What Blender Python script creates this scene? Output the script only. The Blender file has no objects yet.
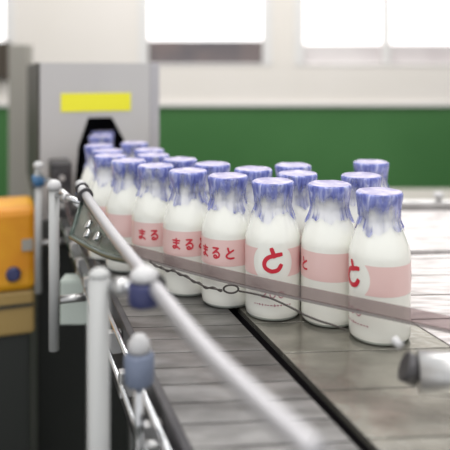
import bpy, bmesh, math, random
from math import sin, cos, pi, radians
from mathutils import Vector, Matrix
random.seed(7)
sc = bpy.context.scene
col = sc.collection

# ------------------------------------------------------------------ helpers
F, HZ, CZ = 640.0, 71.0, 0.2576      # focal length in px, horizon row, camera height above the belt
def at(px, py, Y):
    return Vector(((px-225)*Y/F, Y, CZ-(py-HZ)*Y/F))
def ground(px, py, z=0.0):
    Y = (CZ-z)*F/(py-HZ)
    return Vector(((px-225)*Y/F, Y, z))

def mat(name, color, rough=.5, metal=0.0, coat=0.0, noise=None, bump=None, emit=None, estr=0, spec=.5, trans=0.0, alpha=None):
    m = bpy.data.materials.new(name); m.use_nodes = True
    nt = m.node_tree; N = nt.nodes; L = nt.links
    b = N['Principled BSDF']
    b.inputs['Base Color'].default_value = (*color, 1)
    b.inputs['Roughness'].default_value = rough
    b.inputs['Metallic'].default_value = metal
    b.inputs['Coat Weight'].default_value = coat
    b.inputs['Specular IOR Level'].default_value = spec
    b.inputs['Transmission Weight'].default_value = trans
    if emit:
        b.inputs['Emission Color'].default_value = (*emit, 1); b.inputs['Emission Strength'].default_value = estr
    tc = N.new('ShaderNodeTexCoord')
    if noise:
        c2, scale, stretch = noise
        mp = N.new('ShaderNodeMapping'); mp.inputs['Scale'].default_value = stretch
        nz = N.new('ShaderNodeTexNoise'); nz.inputs['Scale'].default_value = scale; nz.inputs['Detail'].default_value = 5
        rp = N.new('ShaderNodeValToRGB'); rp.color_ramp.elements[0].position = .38; rp.color_ramp.elements[1].position = .64
        rp.color_ramp.elements[0].color = (*color, 1); rp.color_ramp.elements[1].color = (*c2, 1)
        L.new(tc.outputs['Object'], mp.inputs[0]); L.new(mp.outputs[0], nz.inputs['Vector'])
        L.new(nz.outputs['Fac'], rp.inputs[0]); L.new(rp.outputs[0], b.inputs['Base Color'])
    if bump:
        s, d = bump
        nb = N.new('ShaderNodeTexNoise'); nb.inputs['Scale'].default_value = s; nb.inputs['Detail'].default_value = 4
        bp = N.new('ShaderNodeBump'); bp.inputs['Distance'].default_value = d; bp.inputs['Strength'].default_value = .6
        L.new(tc.outputs['Object'], nb.inputs['Vector']); L.new(nb.outputs['Fac'], bp.inputs['Height']); L.new(bp.outputs[0], b.inputs['Normal'])
    return m

def film_mat():
    """crinkled blue-violet cling film: streaky between clear and tinted"""
    m = bpy.data.materials.new('violet_film'); m.use_nodes = True
    nt = m.node_tree; N = nt.nodes; L = nt.links
    b = N['Principled BSDF']; b.inputs['Roughness'].default_value = .25
    b.inputs['Coat Weight'].default_value = .5; b.inputs['Coat Roughness'].default_value = .12
    out = N['Material Output']
    tc = N.new('ShaderNodeTexCoord')
    mp = N.new('ShaderNodeMapping'); mp.inputs['Scale'].default_value = (1, 1, .28)
    nz = N.new('ShaderNodeTexNoise'); nz.inputs['Scale'].default_value = 150; nz.inputs['Detail'].default_value = 5; nz.inputs['Distortion'].default_value = .6
    rp = N.new('ShaderNodeValToRGB')
    e = rp.color_ramp.elements
    e[0].position = .34; e[0].color = (.085, .105, .38, 1)
    e[1].position = .68; e[1].color = (.60, .62, .86, 1)
    mid = rp.color_ramp.elements.new(.5); mid.color = (.20, .23, .56, 1)
    L.new(tc.outputs['Object'], mp.inputs[0]); L.new(mp.outputs[0], nz.inputs['Vector']); L.new(nz.outputs['Fac'], rp.inputs[0])
    L.new(rp.outputs[0], b.inputs['Base Color'])
    # opacity: dense on the rim, thinner and streaky on the skirt
    sx = N.new('ShaderNodeSeparateXYZ'); L.new(tc.outputs['Object'], sx.inputs[0])
    mr = N.new('ShaderNodeMapRange'); mr.inputs[1].default_value = .120; mr.inputs[2].default_value = .133; mr.inputs[3].default_value = .0; mr.inputs[4].default_value = .92
    L.new(sx.outputs['Z'], mr.inputs[0])
    n2 = N.new('ShaderNodeTexNoise'); n2.inputs['Scale'].default_value = 95; n2.inputs['Detail'].default_value = 3
    L.new(mp.outputs[0], n2.inputs['Vector'])
    mr2 = N.new('ShaderNodeMapRange'); mr2.inputs[1].default_value = .35; mr2.inputs[2].default_value = .65; mr2.inputs[3].default_value = -.50; mr2.inputs[4].default_value = .34
    L.new(n2.outputs['Fac'], mr2.inputs[0])
    ad = N.new('ShaderNodeMath'); ad.operation = 'ADD'; ad.use_clamp = True
    lw = N.new('ShaderNodeLayerWeight'); lw.inputs[0].default_value = .45
    pw = N.new('ShaderNodeMath'); pw.operation = 'MULTIPLY_ADD'; pw.inputs[1].default_value = 1.35
    L.new(lw.outputs['Facing'], pw.inputs[0]); L.new(mr.outputs[0], pw.inputs[2])
    L.new(pw.outputs[0], ad.inputs[0]); L.new(mr2.outputs[0], ad.inputs[1])
    tr = N.new('ShaderNodeBsdfTransparent'); tr.inputs[0].default_value = (.96, .96, 1, 1)
    mx = N.new('ShaderNodeMixShader'); L.new(ad.outputs[0], mx.inputs[0]); L.new(tr.outputs[0], mx.inputs[1]); L.new(b.outputs[0], mx.inputs[2])
    L.new(mx.outputs[0], out.inputs[0])
    bp = N.new('ShaderNodeBump'); bp.inputs['Distance'].default_value = .0012; bp.inputs['Strength'].default_value = .7
    L.new(nz.outputs['Fac'], bp.inputs['Height']); L.new(bp.outputs[0], b.inputs['Normal'])
    return m

def clear_mat(name, tint, fac, gloss=(.9, .9, .9), rough=.12):
    """clear plastic: a tinted see-through layer with a sheen"""
    m = bpy.data.materials.new(name); m.use_nodes = True
    nt = m.node_tree; N = nt.nodes; L = nt.links
    b = N['Principled BSDF']; b.inputs['Base Color'].default_value = (*gloss, 1); b.inputs['Roughness'].default_value = rough
    tr = N.new('ShaderNodeBsdfTransparent'); tr.inputs[0].default_value = (*tint, 1)
    mx = N.new('ShaderNodeMixShader'); mx.inputs[0].default_value = fac
    L.new(tr.outputs[0], mx.inputs[1]); L.new(b.outputs[0], mx.inputs[2]); L.new(mx.outputs[0], N['Material Output'].inputs[0])
    return m

M = {
 'milk':   mat('milk_in_glass', (.86, .855, .79), .12, coat=.5, spec=.6),
 'foot':   mat('bottle_glass_foot', (.42, .45, .42), .08, spec=.8),
 'film':   film_mat(),
 'disc':   mat('film_top', (.36, .33, .47), .6, spec=.25, noise=((.56, .52, .64), 90, (1, 1, 1)), bump=(150, .0012)),
 'pink':   mat('pink_print', (.80, .55, .52), .3, coat=.4),
 'red':    mat('red_print', (.60, .022, .045), .35),
 'mauve':  mat('mauve_print', (.42, .16, .20), .4),
 'belt':   mat('belt_steel', (.15, .143, .135), .30, metal=.65, noise=((.28, .27, .26), 16, (1, 3, 1)), bump=(60, .0009)),
 'plate':  mat('worn_plate_steel', (.27, .255, .22), .20, metal=.7, noise=((.42, .40, .35), 17, (1, 1.6, 1)), bump=(45, .0012)),
 'far':    mat('far_slat_plastic', (.72, .67, .655), .34, noise=((.42, .38, .365), 24, (1, 5, 1)), bump=(50, .0012)),
 'black':  mat('black_rubber', (.012, .010, .012), .5),
 'dark':   mat('dark_steel', (.045, .042, .046), .4, metal=.5, noise=((.10, .095, .095), 18, (1, 1, 1))),
 'steel':  mat('brushed_steel', (.52, .51, .50), .32, metal=.9, noise=((.66, .65, .64), 30, (1, 1, .2))),
 'chrome': mat('polished_steel', (.72, .72, .73), .16, metal=1.0),
 'white_steel': mat('satin_steel_bar', (.50, .485, .50), .42, metal=.6),
 'grey':   mat('grey_enamel', (.45, .45, .44), .45),
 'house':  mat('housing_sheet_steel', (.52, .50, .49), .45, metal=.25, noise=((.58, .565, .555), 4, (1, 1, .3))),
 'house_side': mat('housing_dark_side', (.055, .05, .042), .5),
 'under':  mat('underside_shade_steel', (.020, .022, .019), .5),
 'inside': mat('interior_shade', (.012, .012, .02), .8),  # near-black colour holds the shade inside the enclosed housing
 'yellow': mat('yellow_label', (.86, .80, .03), .5),
 'cream':  mat('cream_wall_paint', (.80, .75, .69), .6, noise=((.83, .78, .73), 1.2, (1, 1, 1))),
 'green':  mat('green_wall_paint', (.040, .150, .035), .55, noise=((.052, .175, .045), 1.5, (1, 1, 1))),
 'floor':  mat('dark_floor', (.030, .036, .030), .45, noise=((.05, .056, .045), 2, (1, 1, 1))),
 'beige':  mat('beige_grey_paint', (.34, .32, .28), .55),
 'orange': mat('orange_yellow_enamel', (.66, .25, .006), .5, noise=((.80, .40, .012), 9, (1, 1, 1))),
 'tan':    mat('tan_enamel', (.36, .24, .08), .5),
 'navy':   mat('navy_plastic', (.035, .04, .12), .35),
 'blue':   mat('blue_plastic', (.05, .15, .30), .4),
 'bluegrey': mat('blue_grey_plastic', (.17, .20, .28), .4),
 'whitep': mat('white_plastic', (.56, .55, .55), .45),
 'panel':  mat('pale_green_box', (.50, .55, .50), .5),
 'frame':  mat('window_frame_white', (.78, .76, .74), .5),
 'pane_bright': mat('frosted_daylight_pane', (.8, .8, .8), .4, emit=(1, .98, .97), estr=1.5),
 'pane_dim': mat('shaded_pane', (.10, .10, .115), .4, noise=((.22, .17, .16), 3, (1, 1, 1))),
 'pane_mid': mat('frosted_lower_pane', (.74, .69, .68), .5, noise=((.62, .56, .56), 4, (1, 1, 1))),
 'pane_dark': mat('dark_brown_pane', (.06, .045, .03), .4),
 'strip':  clear_mat('clear_guide_plastic', (.74, .68, .68), .17, (.42, .37, .37)),
 'bead':   clear_mat('guide_edge_plastic', (.66, .63, .62), .38, (.40, .38, .38)),
 'wire':   mat('dull_wire', (.07, .06, .055), .4, metal=.4),
 'guard':  clear_mat('smoky_guard_plastic', (.60, .62, .58), .35, (.30, .32, .29), .15),
 'gedge':  mat('dark_green_edge', (.06, .085, .07), .3),
}

def build(name, bm, m, parent=None, smooth=False, mats=None):
    me = bpy.data.meshes.new(name)
    bmesh.ops.recalc_face_normals(bm, faces=bm.faces)
    bm.to_mesh(me); bm.free()
    for x in (mats or [m]): me.materials.append(x)
    if smooth:
        for p in me.polygons: p.use_smooth = True
    o = bpy.data.objects.new(name, me); col.objects.link(o)
    if parent: o.parent = parent
    return o
def tag(o, label, cat, group=None):
    o['label'] = label; o['category'] = cat
    if group: o['group'] = group
    return o
def thing(name, loc, label, cat, group=None, rz=0):
    o = bpy.data.objects.new(name, None); o.empty_display_size = .02
    col.objects.link(o); o.location = loc; o.rotation_euler = (0, 0, rz)
    return tag(o, label, cat, group)
def struct(o): o['kind'] = 'structure'; return o

def box(bm, a, b, bevel=0, M4=None):
    r = bmesh.ops.create_cube(bm, size=1)
    vs = r['verts']
    for v in vs:
        v.co = Vector([a[i]+(v.co[i]+.5)*(b[i]-a[i]) for i in range(3)])
    if bevel:
        es = list({e for v in vs for e in v.link_edges})
        r = bmesh.ops.bevel(bm, geom=es, offset=bevel, segments=2, affect='EDGES', profile=.5)
        vs = list({v for f in r['faces'] for v in f.verts} | {v for v in vs if v.is_valid})
    if M4:
        for v in vs: v.co = M4 @ v.co
    return bm
def lathe(bm, prof, seg=48, M4=None, cap=True, mi=None):
    rings = []
    for r, z in prof:
        rings.append([bm.verts.new((r*sin(2*pi*k/seg), -r*cos(2*pi*k/seg), z)) for k in range(seg)])
    for i in range(len(rings)-1):
        for k in range(seg):
            f = bm.faces.new((rings[i][k], rings[i][(k+1) % seg], rings[i+1][(k+1) % seg], rings[i+1][k])); f.smooth = True
            if mi: f.material_index = mi[i]
    if cap:
        bm.faces.new(rings[0][::-1]); bm.faces.new(rings[-1])
    if M4:
        for R in rings:
            for v in R: v.co = M4 @ v.co
    return bm
def tube(bm, pts, r, seg=12, r2=None):
    pts = [Vector(p) for p in pts]; n = len(pts); rings = []
    up = Vector((0, 0, 1)); prev = None
    for i, p in enumerate(pts):
        t = (pts[min(i+1, n-1)]-pts[max(i-1, 0)]).normalized()
        if prev is None:
            s = t.cross(up)
            if s.length < .05: s = t.cross(Vector((1, 0, 0)))
        else:
            s = prev - t*prev.dot(t)
        s.normalize(); prev = s; u = t.cross(s)
        rr = r if r2 is None else r+(r2-r)*i/(n-1)
        rings.append([bm.verts.new(p+(s*cos(2*pi*k/seg)+u*sin(2*pi*k/seg))*rr) for k in range(seg)])
    for i in range(n-1):
        for k in range(seg):
            bm.faces.new((rings[i][k], rings[i][(k+1) % seg], rings[i+1][(k+1) % seg], rings[i+1][k])).smooth = True
    bm.faces.new(rings[0][::-1]); bm.faces.new(rings[-1])
    return bm
def cr(pts, n=6):
    """Catmull-Rom through points"""
    P = [Vector(p) for p in pts]; out = []
    for i in range(len(P)-1):
        p0 = P[max(i-1, 0)]; p1 = P[i]; p2 = P[i+1]; p3 = P[min(i+2, len(P)-1)]
        for k in range(n):
            t = k/n
            out.append(.5*((2*p1)+(p2-p0)*t+(2*p0-5*p1+4*p2-p3)*t*t+(3*p1-p0-3*p2+p3)*t**3))
    out.append(P[-1]); return out
def B(): return bmesh.new()
def frame(origin, d):
    """matrix whose local y runs along horizontal direction d, local x to its right, z up"""
    d = Vector(d).normalized(); e = Vector((d.y, -d.x, 0))
    return Matrix(((e.x, d.x, 0, origin[0]), (e.y, d.y, 0, origin[1]), (0, 0, 1, origin[2]), (0, 0, 0, 1)))

# ------------------------------------------------------------------ room
WY = 3.4; FZ = -.9
bm = box(B(), (-3.2, -.6, FZ-.05), (3.4, WY+.1, FZ)); struct(build('floor', bm, M['floor']))
bm = box(B(), (-3.2, WY, .082), (3.4, WY+.1, .284)); struct(build('wall_back', bm, M['cream']))
bm = box(B(), (-3.2, WY, FZ), (3.4, WY+.1, .0815)); struct(build('wall_back_dado', bm, M['green']))
bm = box(B(), (-3.2, WY, 1.15), (3.4, WY+.1, 1.9)); struct(build('wall_back_upper', bm, M['cream']))
bm = box(B(), (-3.3, -.6, FZ), (-3.2, WY+.1, 1.9)); struct(build('wall_left', bm, M['cream']))
bm = box(B(), (3.4, -.6, FZ), (3.5, WY+.1, 1.9)); struct(build('wall_right', bm, M['cream']))
bm = box(B(), (-3.2, WY-.02, .070), (3.4, WY-.0005, .088), .003); struct(build('trim_1', bm, M['frame']))
def window(n, x0, x1, z0, z1, lower, zl, mull=()):
    w = thing('window_%d' % n, (0, WY+.05, 0), 'window', 'window')
    for k in ('label', 'category'): del w[k]
    struct(w)
    bm = B()
    for a, b in (((x0, -.055, z0), (x0+.05, .03, z1)), ((x1-.05, -.055, z0), (x1, .03, z1)),
                 ((x0+.0505, -.055, z1-.05), (x1-.0505, .03, z1)), ((x0+.0505, -.055, z0), (x1-.0505, .03, z0+.012))): box(bm, a, b, .004)
    for mx in mull: box(bm, (mx-.02, -.05, z0+.0125), (mx+.02, .02, z1-.0505), .003)
    build('window_frame', bm, M['frame'], w)
    if zl > z0: build('lower_pane', box(B(), (x0+.05, -.02, z0+.012), (x1-.05, -.012, zl)), lower, w)
    build('pane', box(B(), (x0+.05, -.005, max(zl, z0+.012)), (x1-.05, .003, z1-.05)), M['pane_bright'], w)
struct(build('wall_back_left_pier', box(B(), (-3.2, WY, .2845), (-1.75, WY+.1, 1.1495)), M['cream']))
window(3, -1.75, -1.12, .2845, 1.149, M['pane_dark'], .36)
struct(build('wall_back_pier', box(B(), (-1.1195, WY, .2845), (-.4605, WY+.1, 1.1495)), M['cream']))
window(1, -.46, .25, .2845, 1.149, M['pane_dim'], .42)
struct(build('wall_back_pier_right', box(B(), (.2505, WY, .2845), (.3695, WY+.1, 1.1495)), M['cream']))
window(2, .37, 1.75, .2845, 1.149, M['pane_mid'], .40, (.86, 1.3))
struct(build('wall_back_right_pier', box(B(), (1.7505, WY, .2845), (3.4, WY+.1, 1.1495)), M['cream']))

wb = thing('wall_cabinet', (-1.22, WY-.001, .212), 'dark brown box on the back wall at the upper left edge', 'cabinet')
build('body', box(B(), (-.16, -.06, 0), (.085, -.001, .20), .004), M['pane_dark'], wb)
build('door', box(B(), (-.15, -.068, .01), (.075, -.0605, .19), .002), M['pane_dark'], wb)
# ------------------------------------------------------------------ lane geometry
s1 = ground(240, 315); s2 = ground(315, 393)
d = (s1-s2).normalized()            # travel direction of the left lane, away from the camera
e = Vector((d.y, -d.x, 0))          # to its right
uS = s1.dot(e); uL = ground(165, 393).dot(e)
def lane(u, t, z=0): return e*u + d*t + Vector((0, 0, z))
slope = .07
def x_on(u, a):                      # x where the line y=a+slope*x meets the lane line u
    # point = e*u + d*t ; y - slope*x = a
    t = (a-(e.y*u-slope*e.x*u))/(d.y-slope*d.x)
    return (e*u+d*t)
def slat(bm, a0, a1, left, right, z0=-.006, z1=0.0, bev=.00015):
    def pt(side, a):
        k, v = side
        if k == 'u': p = x_on(v, a); return (p.x, p.y)
        return (v, a+slope*v)
    q = [pt(left, a0), pt(right, a0), pt(right, a1), pt(left, a1)]
    lo = [bm.verts.new((x, y, z0)) for x, y in q]; mi = [bm.verts.new((x, y, z1-bev)) for x, y in q]
    cx = sum(x for x, y in q)/4; cy = sum(y for x, y in q)/4
    hi = []
    for x, y in q:
        v = Vector((cx-x, cy-y)); hi.append(bm.verts.new((x+math.copysign(bev, v.x), y+math.copysign(bev, v.y), z1)))
    for A, Bq in ((lo, mi), (mi, hi)):
        for i in range(4): bm.faces.new((A[i], A[(i+1) % 4], Bq[(i+1) % 4], Bq[i]))
    bm.faces.new(lo[::-1]); bm.faces.new(hi)

cv = thing('slat_conveyor', (0, 0, 0), 'left conveyor lane of grey steel slats between the housing and the black slot', 'conveyor')
bm = B(); a = .20
while a < 1.42:
    slat(bm, a, a+.0280, ('u', uL), ('u', uS-.0062)); a += .030
build('slat_chain', bm, M['belt'], cv)
def lbox(u0, u1, t0, t1, z0, z1, bev=0, bm=None):
    bm = bm or B(); m4 = Matrix(((e.x, d.x, 0, 0), (e.y, d.y, 0, 0), (0, 0, 1, 0), (0, 0, 0, 1)))
    return box(bm, (u0, t0, z0), (u1, t1, z1), bev, m4)
tEnd = 1.225
build('bed', lbox(uL+.004, uS-.0065, .16, 1.33, -.09, -.0062), M['black'], cv)
build('side_channel', lbox(uL-.008, uL-.001, .16, tEnd, -.085, .003, .001), M['dark'], cv)
build('side_rod', tube(B(), [lane(uL-.015, .16, -.004), lane(uL-.015, tEnd, -.004)], .0028), M['chrome'], cv)
build('side_rod', tube(B(), [lane(uL-.024, .16, -.020), lane(uL-.024, tEnd, -.020)], .0025), M['chrome'], cv)
for t in [x*.09+.2 for x in range(12)]:
    build('rod_bracket', lbox(uL-.026, uL-.0085, t, t+.01, -.030, -.0075, .001), M['steel'], cv)
for t in (.3, 1.1):
    for u in (uL+.01, uS-.03): build('leg', lbox(u, u+.02, t, t+.02, FZ, -.0905), M['steel'], cv)

rc = thing('plate_conveyor', (0, 0, 0), 'right conveyor of wide worn steel plates under the nearest bottles, right of the black slot', 'conveyor')
bm = B()
u2 = ground(408, 320).dot(e)
aa = .232
while aa < .885:
    slat(bm, aa, min(aa+.0682, .888), ('u', uS+.0062), ('u', u2-.0008)); aa += .070
build('plate_chain', bm, M['plate'], rc)
bm = B(); slat(bm, .2, .905, ('u', uS+.0064), ('u', u2-.001), -.09, -.0064)
build('bed', bm, M['black'], rc)
for x in (.06, .14):
    for y in (.34, .60): build('leg', box(B(), (x+(.60-y)*.34, y, FZ), (x+.02+(.60-y)*.34, y+.02, -.0905)), M['steel'], rc)

r3 = thing('pale_slat_conveyor', (0, 0, 0), 'pale pinkish white slatted lane right of the nearest bottle, before the thick black gap', 'conveyor')
bm = B(); aa = .232
while aa < .885:
    slat(bm, aa, min(aa+.0662, .878), ('u', u2+.0016), ('x', .66)); aa += .070
build('slat_chain', bm, M['far'], r3)
bm = B(); slat(bm, .2, .895, ('u', u2+.0005), ('x', .655), -.09, -.0064)
build('bed', bm, M['black'], r3)
for x in (.36, .6):
    for y in (.3, .82): build('leg', box(B(), (x, y, FZ), (x+.03, y+.03, -.0905)), M['steel'], r3)

c2 = thing('cross_conveyor', (0, 0, 0), 'pale far conveyor beyond the black gap at the right', 'conveyor')
slope = .02
bm = B(); aa = .915
while aa < 1.13:
    slat(bm, aa, aa+.0630, ('x', .06), ('x', 1.05)); aa += .0655
build('slat_chain', bm, M['far'], c2)
build('bed', box(B(), (.06, .945, -.1), (1.05, 1.196, -.0062)), M['dark'], c2)
build('side_rail', box(B(), (.06, 1.202, -.05), (1.1, 1.224, .012), .002), M['steel'], c2)
for (x, y) in ((.405, 1.213), (.75, 1.213)):
    b_ = build('bolt', lathe(B(), [(.005, .0), (.005, .006), (.0095, .007), (.010, .012), (.006, .016)], 20), M['whitep'], c2)
    b_.location = (x, y, .012)
for x in (.12, .95):
    for y in (1.0, 1.15): build('leg', box(B(), (x, y, FZ), (x+.03, y+.03, -.1005)), M['steel'], c2)

tb = thing('steel_bench', (0, 0, FZ), 'low grey-green bench beyond the far conveyor at the right, against the green wall', 'bench')
build('top', box(B(), (.28, 1.75, .70), (1.9, 2.25, .745), .004), M['beige'], tb)
for x in (.3, 1.84):
    for y in (1.77, 2.2): build('leg', box(B(), (x, y, 0), (x+.04, y+.04, .6995)), M['beige'], tb)

# ------------------------------------------------------------------ machine housing
L0 = Vector((-.344, 1.19, 0))
hm = frame((L0.x, L0.y, 0), d)
W = .222; T = .273
hs = thing('machine_housing', (0, 0, 0), 'grey sheet metal machine housing with dark opening that the bottles leave through', 'machine')
outer = [(0, -.02), (0, T), (W, T), (W, -.02), (.165, -.02), (.165, .09), (.1567, .125), (.1334, .1687), (.0880, .1687), (.070, .115), (.064, .05), (.063, -.02)]
bm = B()
def plate(bm, poly, y0, y1, m4):
    A = [bm.verts.new(m4 @ Vector((x, y0, z))) for x, z in poly]; Bq = [bm.verts.new(m4 @ Vector((x, y1, z))) for x, z in poly]
    n = len(poly)
    bm.faces.new(A); bm.faces.new(Bq[::-1])
    for i in range(n): bm.faces.new((A[i], A[(i+1) % n], Bq[(i+1) % n], Bq[i]))
plate(bm, outer, 0, .004, hm)
build('front_panel', bm, M['house'], hs)
build('top_panel', box(B(), (0, .0045, T-.004), (W, .6, T), 0, hm), M['house'], hs)
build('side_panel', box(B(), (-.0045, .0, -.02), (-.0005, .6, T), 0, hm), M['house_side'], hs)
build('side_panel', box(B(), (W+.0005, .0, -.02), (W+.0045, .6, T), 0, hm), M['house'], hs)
build('back_panel', box(B(), (0, .596, -.02), (W, .6, T-.0045), 0, hm), M['inside'], hs)  # painted as dark as the enclosed shade
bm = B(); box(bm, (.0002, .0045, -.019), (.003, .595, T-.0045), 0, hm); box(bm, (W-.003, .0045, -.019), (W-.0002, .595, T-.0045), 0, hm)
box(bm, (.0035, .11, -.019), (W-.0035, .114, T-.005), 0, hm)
build('shade_lining', bm, M['inside'], hs)  # side and cross sheets painted near black to stand for the shade inside
build('corner_flange', box(B(), (W-.014, -.003, -.02), (W+.004, -.0004, T), .0008, hm), M['white_steel'], hs)
build('warning_label', box(B(), ((63-40)/117*W-.006, -.0016, .2576-(112-71)*1.2/F), ((130-40)/117*W-.001, -.0004, .2576-(93.5-71)*1.2/F), 0, hm), M['yellow'], hs)
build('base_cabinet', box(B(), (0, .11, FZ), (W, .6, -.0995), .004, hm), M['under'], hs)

co = thing('support_column', (-.638, 2.0, FZ), 'beige grey square column left of the machine housing', 'column')
build('shaft', box(B(), (-.030, -.03, .012), (.030, .03, 1.24), .004), M['beige'], co)
build('base_plate', box(B(), (-.06, -.06, 0), (.06, .06, .0115), .002), M['dark'], co)

# ------------------------------------------------------------------ orange machine far left
om = frame((0, 0, 0), d)
ym = thing('orange_machine', (L0.x, L0.y, FZ), 'blurred orange yellow machine at the far left, beside the housing', 'machine')
zz = lambda py: CZ-(py-HZ)*1.13/F-FZ
build('body', box(B(), (-.30, -.075, zz(287)), (-.010, .055, zz(206)), .012, om), M['orange'], ym)
build('skirt', box(B(), (-.30, -.070, zz(331)), (-.012, .055, zz(287)-.0005), .006, om), M['tan'], ym)
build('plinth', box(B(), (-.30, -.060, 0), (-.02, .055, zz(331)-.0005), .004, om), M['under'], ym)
pr = lathe(B(), [(.0125, 0), (.0125, .006), (.009, .007), (.009, .0072)], 28, om @ Matrix.Translation((-.048, -.0753, zz(269))) @ Matrix.Rotation(pi/2, 4, 'X'))
build('round_port', pr, M['navy'], ym)
build('seam', box(B(), (-.30, -.073, zz(303)), (-.014, -.0705, zz(300)), 0, om), M['under'], ym)
build('label_plate', box(B(), (-.034, -.079, zz(247)), (-.016, -.0755, zz(236)), 0, om), M['beige'], ym)

# ------------------------------------------------------------------ round guide bar, posts, clamps
ZB = .11
def onbar(px, py):
    Y = (CZ-ZB)*F/(py-HZ); return Vector(((px-225)*Y/F, Y, ZB))
bpts = [onbar(*p) for p in ((79, 184), (87, 197), (109, 229), (132, 259), (152, 284), (200, 343), (250, 393), (318, 455))]
bpath = cr(bpts, 8)
def bar(Y):
    for p, q in zip(bpath, bpath[1:]):
        if q.y <= Y <= p.y: return p.lerp(q, (p.y-Y)/(p.y-q.y))
    return bpath[0] if Y > bpath[0].y else bpath[-1]
bd = (bpath[30]-bpath[8]).normalized()
bm = tube(B(), bpath, .0050, 20)
tag(build('guide_bar', bm, M['white_steel']), 'long blurred pale metal bar running toward the camera above the conveyor edge', 'guide bar')

def post(X, Y, r, ztop, zbot, clampY, label, knobm, knob_r, arm_z, capk=1.0, capm='whitep'):
    t = thing('rail_post', (X, Y, zbot), label, 'post', 'guide bar support posts')
    def lt(p): return Vector(p)-Vector((X, Y, zbot))
    tube_ = tube(B(), [lt((X, Y, zbot)), lt((X, Y, ztop))], r, 20)
    build('shaft', tube_, M['grey'], t)
    build('cap', lathe(B(), [(r*.9, 0), (r*(.9+.4*capk), .001), (r*(.9+.5*capk), r*.9*capk), (r*(.8+.3*capk), r*1.5*capk), (r*.5, r*(.3+1.6*capk))], 20, Matrix.Translation(lt((X, Y, ztop+.0003)))), M[capm], t)
    c = bar(clampY); q = Vector((X, Y, ztop-.006))
    dirr = (Vector((c.x, c.y, 0))-Vector((X, Y, 0))).normalized()
    s_ = q+dirr*(r+.0003); en = Vector((c.x, c.y, q.z))-dirr*(.0065)
    build('cross_rod', tube(B(), [lt(s_), lt(en)], r*.55, 14), M['chrome'], t)
    mid = s_+(en-s_)*.35
    build('collar', tube(B(), [lt(mid-dirr*r*.55), lt(mid+dirr*r*.55)], r*.8, 16), M['steel'], t)
    cl = build('clamp', tube(B(), [lt(c-bd*.007), lt(c+bd*.007)], .0085, 20), M['dark'], t)
    # arm to the side channel
    foot = lane(uL-.0165, (Vector((X, Y, 0))).dot(d)); dd = (foot-Vector((X, Y, 0)));
    en2 = Vector((foot.x, foot.y, arm_z)); st = Vector((X, Y, arm_z))+dd.normalized()*(r+.0003)
    build('arm', tube(B(), [lt(st), lt(en2)], r*.8, 14), M['steel'], t)
    kn = build('knob', lathe(B(), [(knob_r*.9, 0), (knob_r, .002), (knob_r, knob_r*1.2), (knob_r*.85, knob_r*1.45)], 24, Matrix.Translation(lt((c.x-dirr.x*.005, c.y-dirr.y*.005-.004, c.z-knob_r*1.15)))), knobm, t)
    build('knob_cap', lathe(B(), [(knob_r*.55, 0), (knob_r*.95, .0012), (knob_r*.8, .006), (knob_r*.4, .009)], 20, Matrix.Translation((0, 0, knob_r*1.45+.0003)) @ Matrix.Translation(lt((c.x-dirr.x*.005, c.y-dirr.y*.005-.004, c.z-knob_r*1.15)))), M['whitep'], kn)
    return t
p2 = at(99, 285, .45)
post(p2.x, .45, .0076, .113, -.25, .4435, 'thick pale post nearest the camera, bottom left', M['navy'], .0112, -.030, .25, 'grey')
post(-.218, .816, .0066, .106, -.098, .765, 'thin grey post with white cap at left, before the pale box', M['dark'], .006, -.035)
post(-.318, 1.09, .0060, .092, -.12, .80, 'far post with blue collar at the lower left corner of the grey housing', M['blue'], .006, -.035)
bm = B(); tube(bm, [(-.318, 1.09, .062), (-.318, 1.09, .080)], .0105, 18)
tag(build('blue_collar', bm, M['blue'], smooth=False), 'small blue collar around the far post beside the housing', 'collar')

# second adjusting knob, lower down
ak = thing('adjusting_knob', (-.062, .462, .0), 'blue grey adjusting knob with white top below the clamp, bottom left of the slats', 'knob')
build('stem', tube(B(), [(0, 0, -.02), (0, 0, .0315)], .004, 14), M['chrome'], ak)
build('grip', lathe(B(), [(.009, .0318), (.011, .034), (.011, .052), (.009, .055)], 28), M['bluegrey'], ak)
build('top_cap', lathe(B(), [(.006, .0553), (.0085, .056), (.008, .062), (.004, .067)], 24), M['whitep'], ak)
ak2 = tube(B(), [(.0, 0, -.012), (.022, .0, -.012)], .003, 10); build('bracket', ak2, M['steel'], ak)

dbk = thing('bearing_block', (0, 0, 0), 'dark steel bearing block at the conveyor edge just below the housing opening', 'machine part')
build('body', lbox(uL-.047, uL-.010, 1.15, 1.21, .0002, .098, .004), M['dark'], dbk)
build('cover', lbox(uL-.043, uL-.014, 1.144, 1.1495, .012, .085, .001), M['dark'], dbk)
for zz_ in (.072, .025):
    p_ = lane(uL-.028, 1.1435, zz_); build('bolt', tube(B(), [p_, p_-d*.004], .0055, 12), M['steel'], dbk)
# pale control box under the lane
cb = thing('control_box', (-.2375, .92, -.108), 'pale green grey control box under the conveyor edge, behind the thin post', 'box')
build('body', box(B(), (0, 0, 0), (.046, .03, .065), .002), M['panel'], cb)
build('lid', box(B(), (.003, -.0025, .003), (.043, -.0005, .062), .0005), M['panel'], cb)

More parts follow.
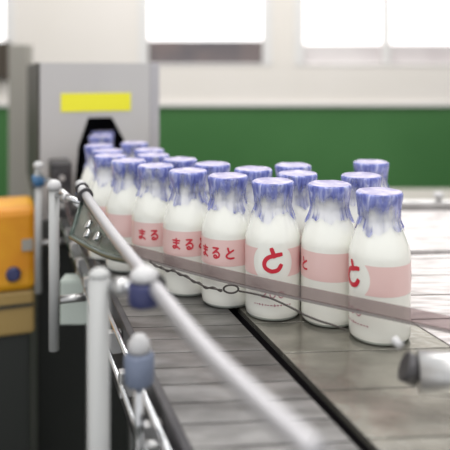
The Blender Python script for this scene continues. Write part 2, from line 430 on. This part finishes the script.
# smoky triangular guard
g = [Vector((-.181, .81, .082)), Vector((-.088, .573, .082)), Vector((-.150, .655, .078)), Vector((-.19, .76, .064))]
cx = (g[1]-g[0]).normalized(); nrm = Vector((cx.y, -cx.x, 0))
g = [at(83, 199, .775), at(130, 261, .525), at(103, 254, .60), at(71, 237, .715)]
gd = thing('triangular_guard', g[0], 'smoky triangular guard plate with three bolts, hanging beside the pale bar left of the bottles', 'guard')
nn = (g[1]-g[0]).cross(g[3]-g[0]).normalized()
if nn.y > 0: nn = -nn
def solid(bm, poly, th, n_):
    A = [bm.verts.new(p) for p in poly]; Bq = [bm.verts.new(p-n_*th) for p in poly]; k = len(poly)
    bm.faces.new(A); bm.faces.new(Bq[::-1])
    for i in range(k): bm.faces.new((A[i], A[(i+1) % k], Bq[(i+1) % k], Bq[i]))
    return bm
gl = [p-g[0] for p in g]
build('plate', solid(B(), gl, .003, nn), M['guard'], gd)
bm = B(); edge = cr([gl[1], gl[2], gl[3]], 6); tube(bm, edge, .0028, 10); tube(bm, [gl[0], gl[1]], .0028, 10); tube(bm, [gl[3], gl[0]], .0028, 10)
build('edge_trim', bm, M['gedge'], gd)
for (px, py) in ((91, 226), (90, 235), (100, 238)):
    # intersect ray with the plate
    r = at(px, py, 1.0)-Vector((0, 0, CZ)); o_ = Vector((0, 0, CZ)); t_ = (g[0]-o_).dot(nn)/r.dot(nn); p = o_+r*t_-g[0]
    bm = tube(B(), [p+nn*.0004, p+nn*.005], .0048, 14); build('bolt', bm, M['chrome'], gd)

# ------------------------------------------------------------------ clear guide strip in front of the bottles
k_ = F/565.0
sp = [(x, y*k_) for x, y in [(.42, .33), (.30, .418), (.192, .4816), (.0256, .579), (-.1008, .67), (-.16, .72), (-.215, .80), (-.262, .93)]]
path = cr([Vector((x, y, 0)) for x, y in sp], 8)
def ribbon_wall(bm, path, z0, z1, th):
    rows = []
    for i, p in enumerate(path):
        t = (path[min(i+1, len(path)-1)]-path[max(i-1, 0)]).normalized(); n = Vector((t.y, -t.x, 0))*th/2
        rows.append([bm.verts.new((p+s*n+Vector((0, 0, z)))) for s, z in ((1, z0), (1, z1), (-1, z1), (-1, z0))])
    for i in range(len(rows)-1):
        for k in range(4): bm.faces.new((rows[i][k], rows[i][(k+1) % 4], rows[i+1][(k+1) % 4], rows[i+1][k]))
    bm.faces.new(rows[0]); bm.faces.new(rows[-1][::-1]); return bm
gs = thing('guide_strip', (0, 0, 0), 'long clear plastic guide strip running across the front of the milk bottles', 'guide strip')
build('strip', ribbon_wall(B(), path, .0370, .0485, .0026), M['strip'], gs)
build('edge_bead', ribbon_wall(B(), path, .0345, .0368, .0034), M['bead'], gs)
bp = sp[1]
bo = at(418, 372, .46)
br = thing('strip_bracket', bo, 'blurred metal clamp in the bottom right corner, just below the clear strip', 'clamp')
build('barrel', tube(B(), [(.0, .0, .0), (.075, -.012, .0)], .0150, 28), M['steel'], br)
build('collar', tube(B(), [(-.010, .001, .004), (-.0005, .0, .0)], .0105, 24), M['dark'], br)
build('nut', tube(B(), [(-.010, .028, .012), (-.006, .022, .0085)], .0032, 6), M['whitep'], br)
build('link', tube(B(), [(.065, .006, .004), (.085, .070, .020)], .004, 12), M['steel'], br)

# twisted wire hanging below the strip
wy = lambda px: .640 - (px-240)*.00075
ctrl = [(150, 262), (163, 269), (176, 272), (192, 280), (206, 287), (222, 290)]
pts = [at(x, y, wy(x)+.0) for x, y in ctrl]
w1 = cr(pts, 8)
loopc = at(231, 289, wy(231)); lp = [loopc+Vector((cos(a_)*.0075, sin(a_)*-.002, sin(a_)*.0048)) for a_ in [pi+2*pi*i/20 for i in range(21)]]
w2 = cr([at(239, 291, wy(239)), at(255, 294, wy(255)), at(270, 298, wy(270)), at(290, 307, wy(290)), at(305, 315, .600), at(320, 321, .592), at(333, 325, .588), at(346, 330, .588)], 6)
wr = thing('wire_tie', (0, 0, 0), 'thin twisted dark wire with a small loop, hanging under the clear strip before the bottles', 'wire')
bm = B(); tube(bm, w1, .0009, 8)
tw = [p+Vector((0, sin(i*.9)*.0016, cos(i*.9)*.0016)) for i, p in enumerate(w1)]; tube(bm, tw, .0008, 8)
build('twist', bm, M['wire'], wr)
build('loop', tube(B(), lp, .0010, 8), M['wire'], wr)
build('tail', tube(B(), w2, .0010, 8), M['wire'], wr)

# ------------------------------------------------------------------ milk bottles
R = .0296
PROF = [(.0245, 0), (.0275, .0012), (.0292, .004), (R, .009), (R, .077), (.0294, .082), (.0280, .088), (.0258, .0945), (.0232, .101),
        (.0208, .107), (.0190, .1125), (.0180, .118), (.0176, .124), (.0182, .127), (.0196, .129), (.0199, .132), (.0197, .136), (.0186, .1375)]
def bottle_r(z):
    for (r0, z0), (r1, z1) in zip(PROF, PROF[1:]):
        if z0 <= z <= z1: return r0+(r1-r0)*(z-z0)/(z1-z0)
    return PROF[-1][0]
def smooth_prof():
    out = []
    P = [Vector((r, z, 0)) for r, z in PROF[4:]]
    s = cr(P, 4); return PROF[:4]+[(p.x, p.y) for p in s]
sp_ = smooth_prof()
bm = lathe(B(), sp_, 64, mi=[1 if z < .0035 else 0 for r, z in sp_[:-1]])
me_bottle = build('bottle_body', bm, None, mats=[M['milk'], M['foot']])

def hood_bm(seed):
    rnd = random.Random(seed); ph = [rnd.uniform(0, 2*pi) for _ in range(24)]
    seg = 120; bm = B()
    tie = rnd.uniform(.1165, .1205)
    def nz(a, z, fr, k): return sum(sin(f_*a+ph[(j+k) % 24]+z*rnd_z[j]) for j, f_ in enumerate(fr))/len(fr)
    rnd_z = [rnd.uniform(-90, 90) for _ in range(8)]
    zend = []
    for k in range(seg):
        a = 2*pi*k/seg
        zend.append(.1055 + .0030*sin(4*a+ph[0]) + .0022*sin(3*a+ph[1]) + .0016*sin(9*a+ph[2]) + .0008*sin(17*a+ph[3]))
    up = [(.0212, .1402, .2), (.0222, .1396, .3), (.0227, .1378, .4), (.0226, .1350, .5), (.0219, .1315, .8), (.0211, .1275, 1), (.0205, .1235, 1.2), (.0202, tie, 1.2)]
    rings = []
    for r, z, amp in up:
        rings.append([(a_ := 2*pi*k/seg, max(r + amp*(.0005*nz(a_, z, (11, 17, 23), 4)+.00045*nz(a_, z, (5, 31, 41), 9)), bottle_r(z)+.0005), z) for k in range(seg)])
    for j in range(1, 8):
        f_ = j/7; ring = []
        for k in range(seg):
            a_ = 2*pi*k/seg; z = tie+(zend[k]-tie)*f_
            fl = .0010+.0006*f_+ (.0010+.0006*f_)*(nz(a_, z, (7, 13, 19, 29), 2))
            ring.append((a_, bottle_r(z)+max(.0005, fl), z))
        rings.append(ring)
    V = [[bm.verts.new((r*sin(a_), -r*cos(a_), z)) for a_, r, z in ring] for ring in rings]
    for i in range(len(V)-1):
        for k in range(seg):
            bm.faces.new((V[i][k], V[i][(k+1) % seg], V[i+1][(k+1) % seg], V[i+1][k])).smooth = True
    return bm
def disc_bm(seed):
    rnd = random.Random(seed+50); ph = [rnd.uniform(0, 6.28) for _ in range(6)]
    bm = B(); seg = 64; rs = [(.0213, .1402), (.0204, .1406), (.0192, .1399), (.0175, .1393), (.012, .1392), (.006, .1393), (.002, .1393)]
    V = []
    for r, z in rs:
        V.append([bm.verts.new((r*sin(2*pi*k/seg), -r*cos(2*pi*k/seg), z+.0002*sin(5*2*pi*k/seg+ph[0]+r*300))) for k in range(seg)])
    for i in range(len(V)-1):
        for k in range(seg): bm.faces.new((V[i][k], V[i][(k+1) % seg], V[i+1][(k+1) % seg], V[i+1][k])).smooth = True
    bm.faces.new(V[-1]); return bm
hoods = [build('film_hood', hood_bm(s), M['film']) for s in (1, 2, 3, 4)]
discs = [build('cap_disc', disc_bm(s), M['disc']) for s in (1, 2)]

# printing, wrapped on the glass. azimuth 0 faces -y, grows towards +x
def cyl(az, z, r): return (r*sin(az), -r*cos(az), z)
def band_bm():
    bm = B(); n = 60; zs = [.0468+i*(.0282/10) for i in range(11)]; rows = []
    for z in zs:
        q = (z-.0609)/.0165; w = radians(41)*math.sqrt(max(0, 1-q*q*.62)); a0, a1 = w, 2*pi-w
        rows.append([bm.verts.new(cyl(a0+(a1-a0)*k/n, z, R+.00015)) for k in range(n+1)])
    for i in range(10):
        for k in range(n): bm.faces.new((rows[i][k], rows[i][k+1], rows[i+1][k+1], rows[i+1][k])).smooth = True
    return bm
def stroke(bm, pts, az0, z0, size, width, r=R+.0004, sub=5, aspect=1.0):
    """ribbon following pts (unit box) centred at az0,z0"""
    P = [Vector((p[0]*aspect, p[1], 0)) for p in pts]
    c = cr(P, sub) if len(P) > 2 else [P[0].lerp(P[1], k/4) for k in range(5)]
    rows = []; n = len(c)
    for i, p in enumerate(c):
        t = (c[min(i+1, n-1)]-c[max(i-1, 0)]);
        if t.length < 1e-6: t = Vector((1, 0, 0))
        t.normalize(); nn_ = Vector((-t.y, t.x, 0))*width/2
        if i == 0: p = p-t*width*.35
        if i == n-1: p = p+t*width*.35
        wv = .75 if i in (0, n-1) else 1
        row = []
        for s in (-1, 1):
            q = p+nn_*s*wv; x = (q.x-.5*aspect)*size; z = z0+(q.y-.5)*size
            row.append(bm.verts.new(cyl(az0+x/R, z, r)))
        rows.append(row)
    for i in range(n-1):
        bm.faces.new((rows[i][0], rows[i+1][0], rows[i+1][1], rows[i][1]))
MA = [[(.14, .80), (.86, .80)], [(.2, .57), (.8, .57)], [(.52, .98), (.52, .6), (.52, .28), (.42, .08), (.24, .07), (.17, .18), (.28, .28), (.52, .24), (.72, .14), (.86, .04)]]
RU = [[(.22, .90), (.5, .91), (.74, .90)], [(.74, .90), (.5, .68), (.2, .40)], [(.2, .40), (.42, .55), (.66, .56), (.82, .38), (.78, .16), (.58, .03), (.38, .04), (.30, .15), (.42, .26), (.56, .2), (.58, .08)]]
TO = [[(.32, .96), (.37, .75), (.44, .58)], [(.82, .76), (.5, .56), (.26, .38), (.2, .2), (.36, .06), (.6, .03), (.86, .07)]]
def letters_bm():
    bm = B()
    for g_, az in ((MA, 150), (RU, 180), (TO, 210)):
        for s in g_: stroke(bm, s, radians(az), .0612, .0120, .165)
    return bm
def emblem_bm():
    bm = B()
    stroke(bm, [(.44, 1.0), (.52, .84), (.60, .66)], 0, .0640, .0225, .19, aspect=.78)
    stroke(bm, [(1, .77), (.6, .71), (.22, .60), (.02, .38), (.08, .14), (.42, .0), (.8, .06), (.99, .27)], 0, .0640, .0225, .19, sub=8, aspect=.78)
    return bm
TWO = [[(.15, .75), (.3, .95), (.6, .97), (.8, .8), (.72, .55), (.4, .28), (.15, .05)], [(.15, .05), (.85, .05)]]
ZERO = [[(.5, .97), (.2, .8), (.12, .5), (.2, .2), (.5, .03), (.8, .2), (.88, .5), (.8, .8), (.5, .97)]]
def volume_bm():
    bm = B()
    for g_, x in ((TWO, -.0088), (ZERO, 0), (ZERO, .0088)):
        for s in g_: stroke(bm, s, x/R, .0288, .0068, .15)
    return bm
def small_bm():
    bm = B(); rnd = random.Random(3); x = -.020
    while x < .020:      # a line of tiny unreadable print
        w = rnd.uniform(.0012, .0024); h = rnd.uniform(.0012, .0022)
        stroke(bm, [(0, .5), (1, .5)], (x+w/2)/R, .0178+rnd.uniform(-.0002, .0002), w, h/w*.45, sub=1)
        if rnd.random() < .6: stroke(bm, [(.5, 0), (.5, 1)], (x+w/2)/R, .0178, h*1.2, .3, sub=1)
        x += w+rnd.uniform(.0007, .0018)
    return bm
band0 = build('pink_band', band_bm(), M['pink'])
let0 = build('red_lettering', letters_bm(), M['red'])
emb0 = build('red_emblem', emblem_bm(), M['red'])
vol0 = build('volume_mark', volume_bm(), M['mauve'])
sml0 = build('small_print', small_bm(), M['mauve'])
let0['label'] = 'small red lettering on the pink band'; emb0['label'] = 'large round red character'

protos = {'bottle_body': me_bottle, 'pink_band': band0, 'red_lettering': let0, 'red_emblem': emb0, 'volume_mark': vol0, 'small_print': sml0}
used = set()
def place(proto, parent, rz=0):
    if proto.name in used: o = proto.copy(); col.objects.link(o)
    else: o = proto; used.add(proto.name)
    o.parent = parent; o.rotation_euler = (0, 0, rz); return o
GR = 'milk bottles on the conveyor'
bottles = [
 (.0512, .6833, -5, 'milk bottle with the large round red character facing the camera'),
 (.1505, .6240, -71, 'nearest milk bottle, rightmost of the front row, large red character at its left edge'),
 (.1089, .6664, -277, 'front row milk bottle with mostly blank pink band, second from the right'),
 (.0032, .7184, -206, 'front row milk bottle with three small red letters on its pink band'),
 (-.0435, .7550, -174, 'milk bottle with two red letters on its pink band, wire hanging before it'),
 (-.0863, .7963, -177, 'milk bottle farthest left whose small red letters can be read, beside the clear strip'),
 (-.1266, .8399, -290, 'milk bottle with plain pink band just left of the farthest lettered one'),
 (-.1600, .8900, -265, 'front row milk bottle at the bend of the clear strip, right of the pale bar'),
 (-.1990, 1.0115, -255, 'blurred milk bottle second from the dark opening of the housing'),
 (-.2240, 1.1579, -255, 'blurred milk bottle just outside the dark opening of the housing'),
 (-.2380, 1.2450, -255, 'milk bottle still inside the dark opening of the housing, mostly hidden'),
 (.0835, .7350, 60, 'second row milk bottle just right of and behind the large character bottle'),
 (.085, .8000, 130, 'milk bottle behind the second row, its cap rising over the large character bottle'),
 (.034, .7690, 90, 'second row milk bottle between the three letter bottle and the large character bottle'),
 (-.0160, .8100, 40, 'second row milk bottle behind the left side of the three letter bottle'),
 (-.0600, .8530, 20, 'second row milk bottle behind the two letter bottle, only its cap showing'),
 (-.1005, .8970, 200, 'second row milk bottle behind the leftmost lettered one, only its cap showing'),
 (-.1140, .9575, 150, 'blurred back row milk bottle in front of the right edge of the housing'),
 (-.1740, .9480, 150, 'blurred back row milk bottle below the right end of the yellow label'),
 (-.1480, 1.0450, 150, 'blurred milk bottle whose cap is just right of the dark opening'),
 (.1535, .7210, 30, 'milk bottle behind and between the two rightmost front bottles, only its cap and neck showing'),
 (.1887, .8271, 75, 'farthest right milk bottle, standing alone with its cap above all others at right'),
]
for i, (x, y, az, lab) in enumerate(bottles):
    t = thing('milk_bottle', (x, y, 0.0002), lab, 'bottle', GR, rz=radians(az))
    for nme in ('bottle_body', 'pink_band', 'red_lettering', 'red_emblem', 'volume_mark', 'small_print'):
        if y > .95 and nme in ('volume_mark', 'small_print'): continue
        place(protos[nme], t)
    rz = radians((i*67) % 360)
    h = place(hoods[(i*3+1) % 4], t, rz)
    place(discs[i % 2], h, 0)

# ------------------------------------------------------------------ light
w = bpy.data.worlds.new('World'); sc.world = w; w.use_nodes = True
bg = w.node_tree.nodes['Background']; bg.inputs[0].default_value = (.96, .98, 1, 1); bg.inputs[1].default_value = .85
def area(name, loc, rot, sx, sy, power, colr=(1, 1, 1)):
    l = bpy.data.lights.new(name, 'AREA'); l.shape = 'RECTANGLE'; l.size = sx; l.size_y = sy; l.energy = power; l.color = colr
    o = bpy.data.objects.new(name, l); o.location = loc; o.rotation_euler = rot; col.objects.link(o); return o
area('ceiling_lamp', (-.5, .6, 1.75), (0, 0, 0), .25, 1.6, 9, (1, .99, .97))
area('ceiling_lamp', (.6, .8, 1.75), (0, 0, 0), .25, 1.6, 11, (1, .99, .97))
area('ceiling_lamp', (0, 2.3, 1.75), (0, 0, 0), 2.4, .25, 30, (1, .99, .97))
area('ceiling_lamp', (-.3, -.35, 1.6), (radians(25), 0, 0), 1.4, .25, 10, (1, .99, .97))

# ------------------------------------------------------------------ camera
cam = bpy.data.cameras.new('camera'); co_ = bpy.data.objects.new('camera', cam); col.objects.link(co_)
co_.location = (0, 0, CZ); co_.rotation_euler = (pi/2, 0, 0)
cam.sensor_width = 36; cam.lens = 36*F/450; cam.shift_y = -(225-HZ)/450; cam.clip_start = .01
cam.dof.use_dof = True; cam.dof.focus_distance = .66; cam.dof.aperture_fstop = cam.lens/13.0
sc.camera = co_
vs = sc.view_settings; vs.view_transform = 'Standard'; vs.look = 'None'; vs.gamma = 1; vs.exposure = 0.0
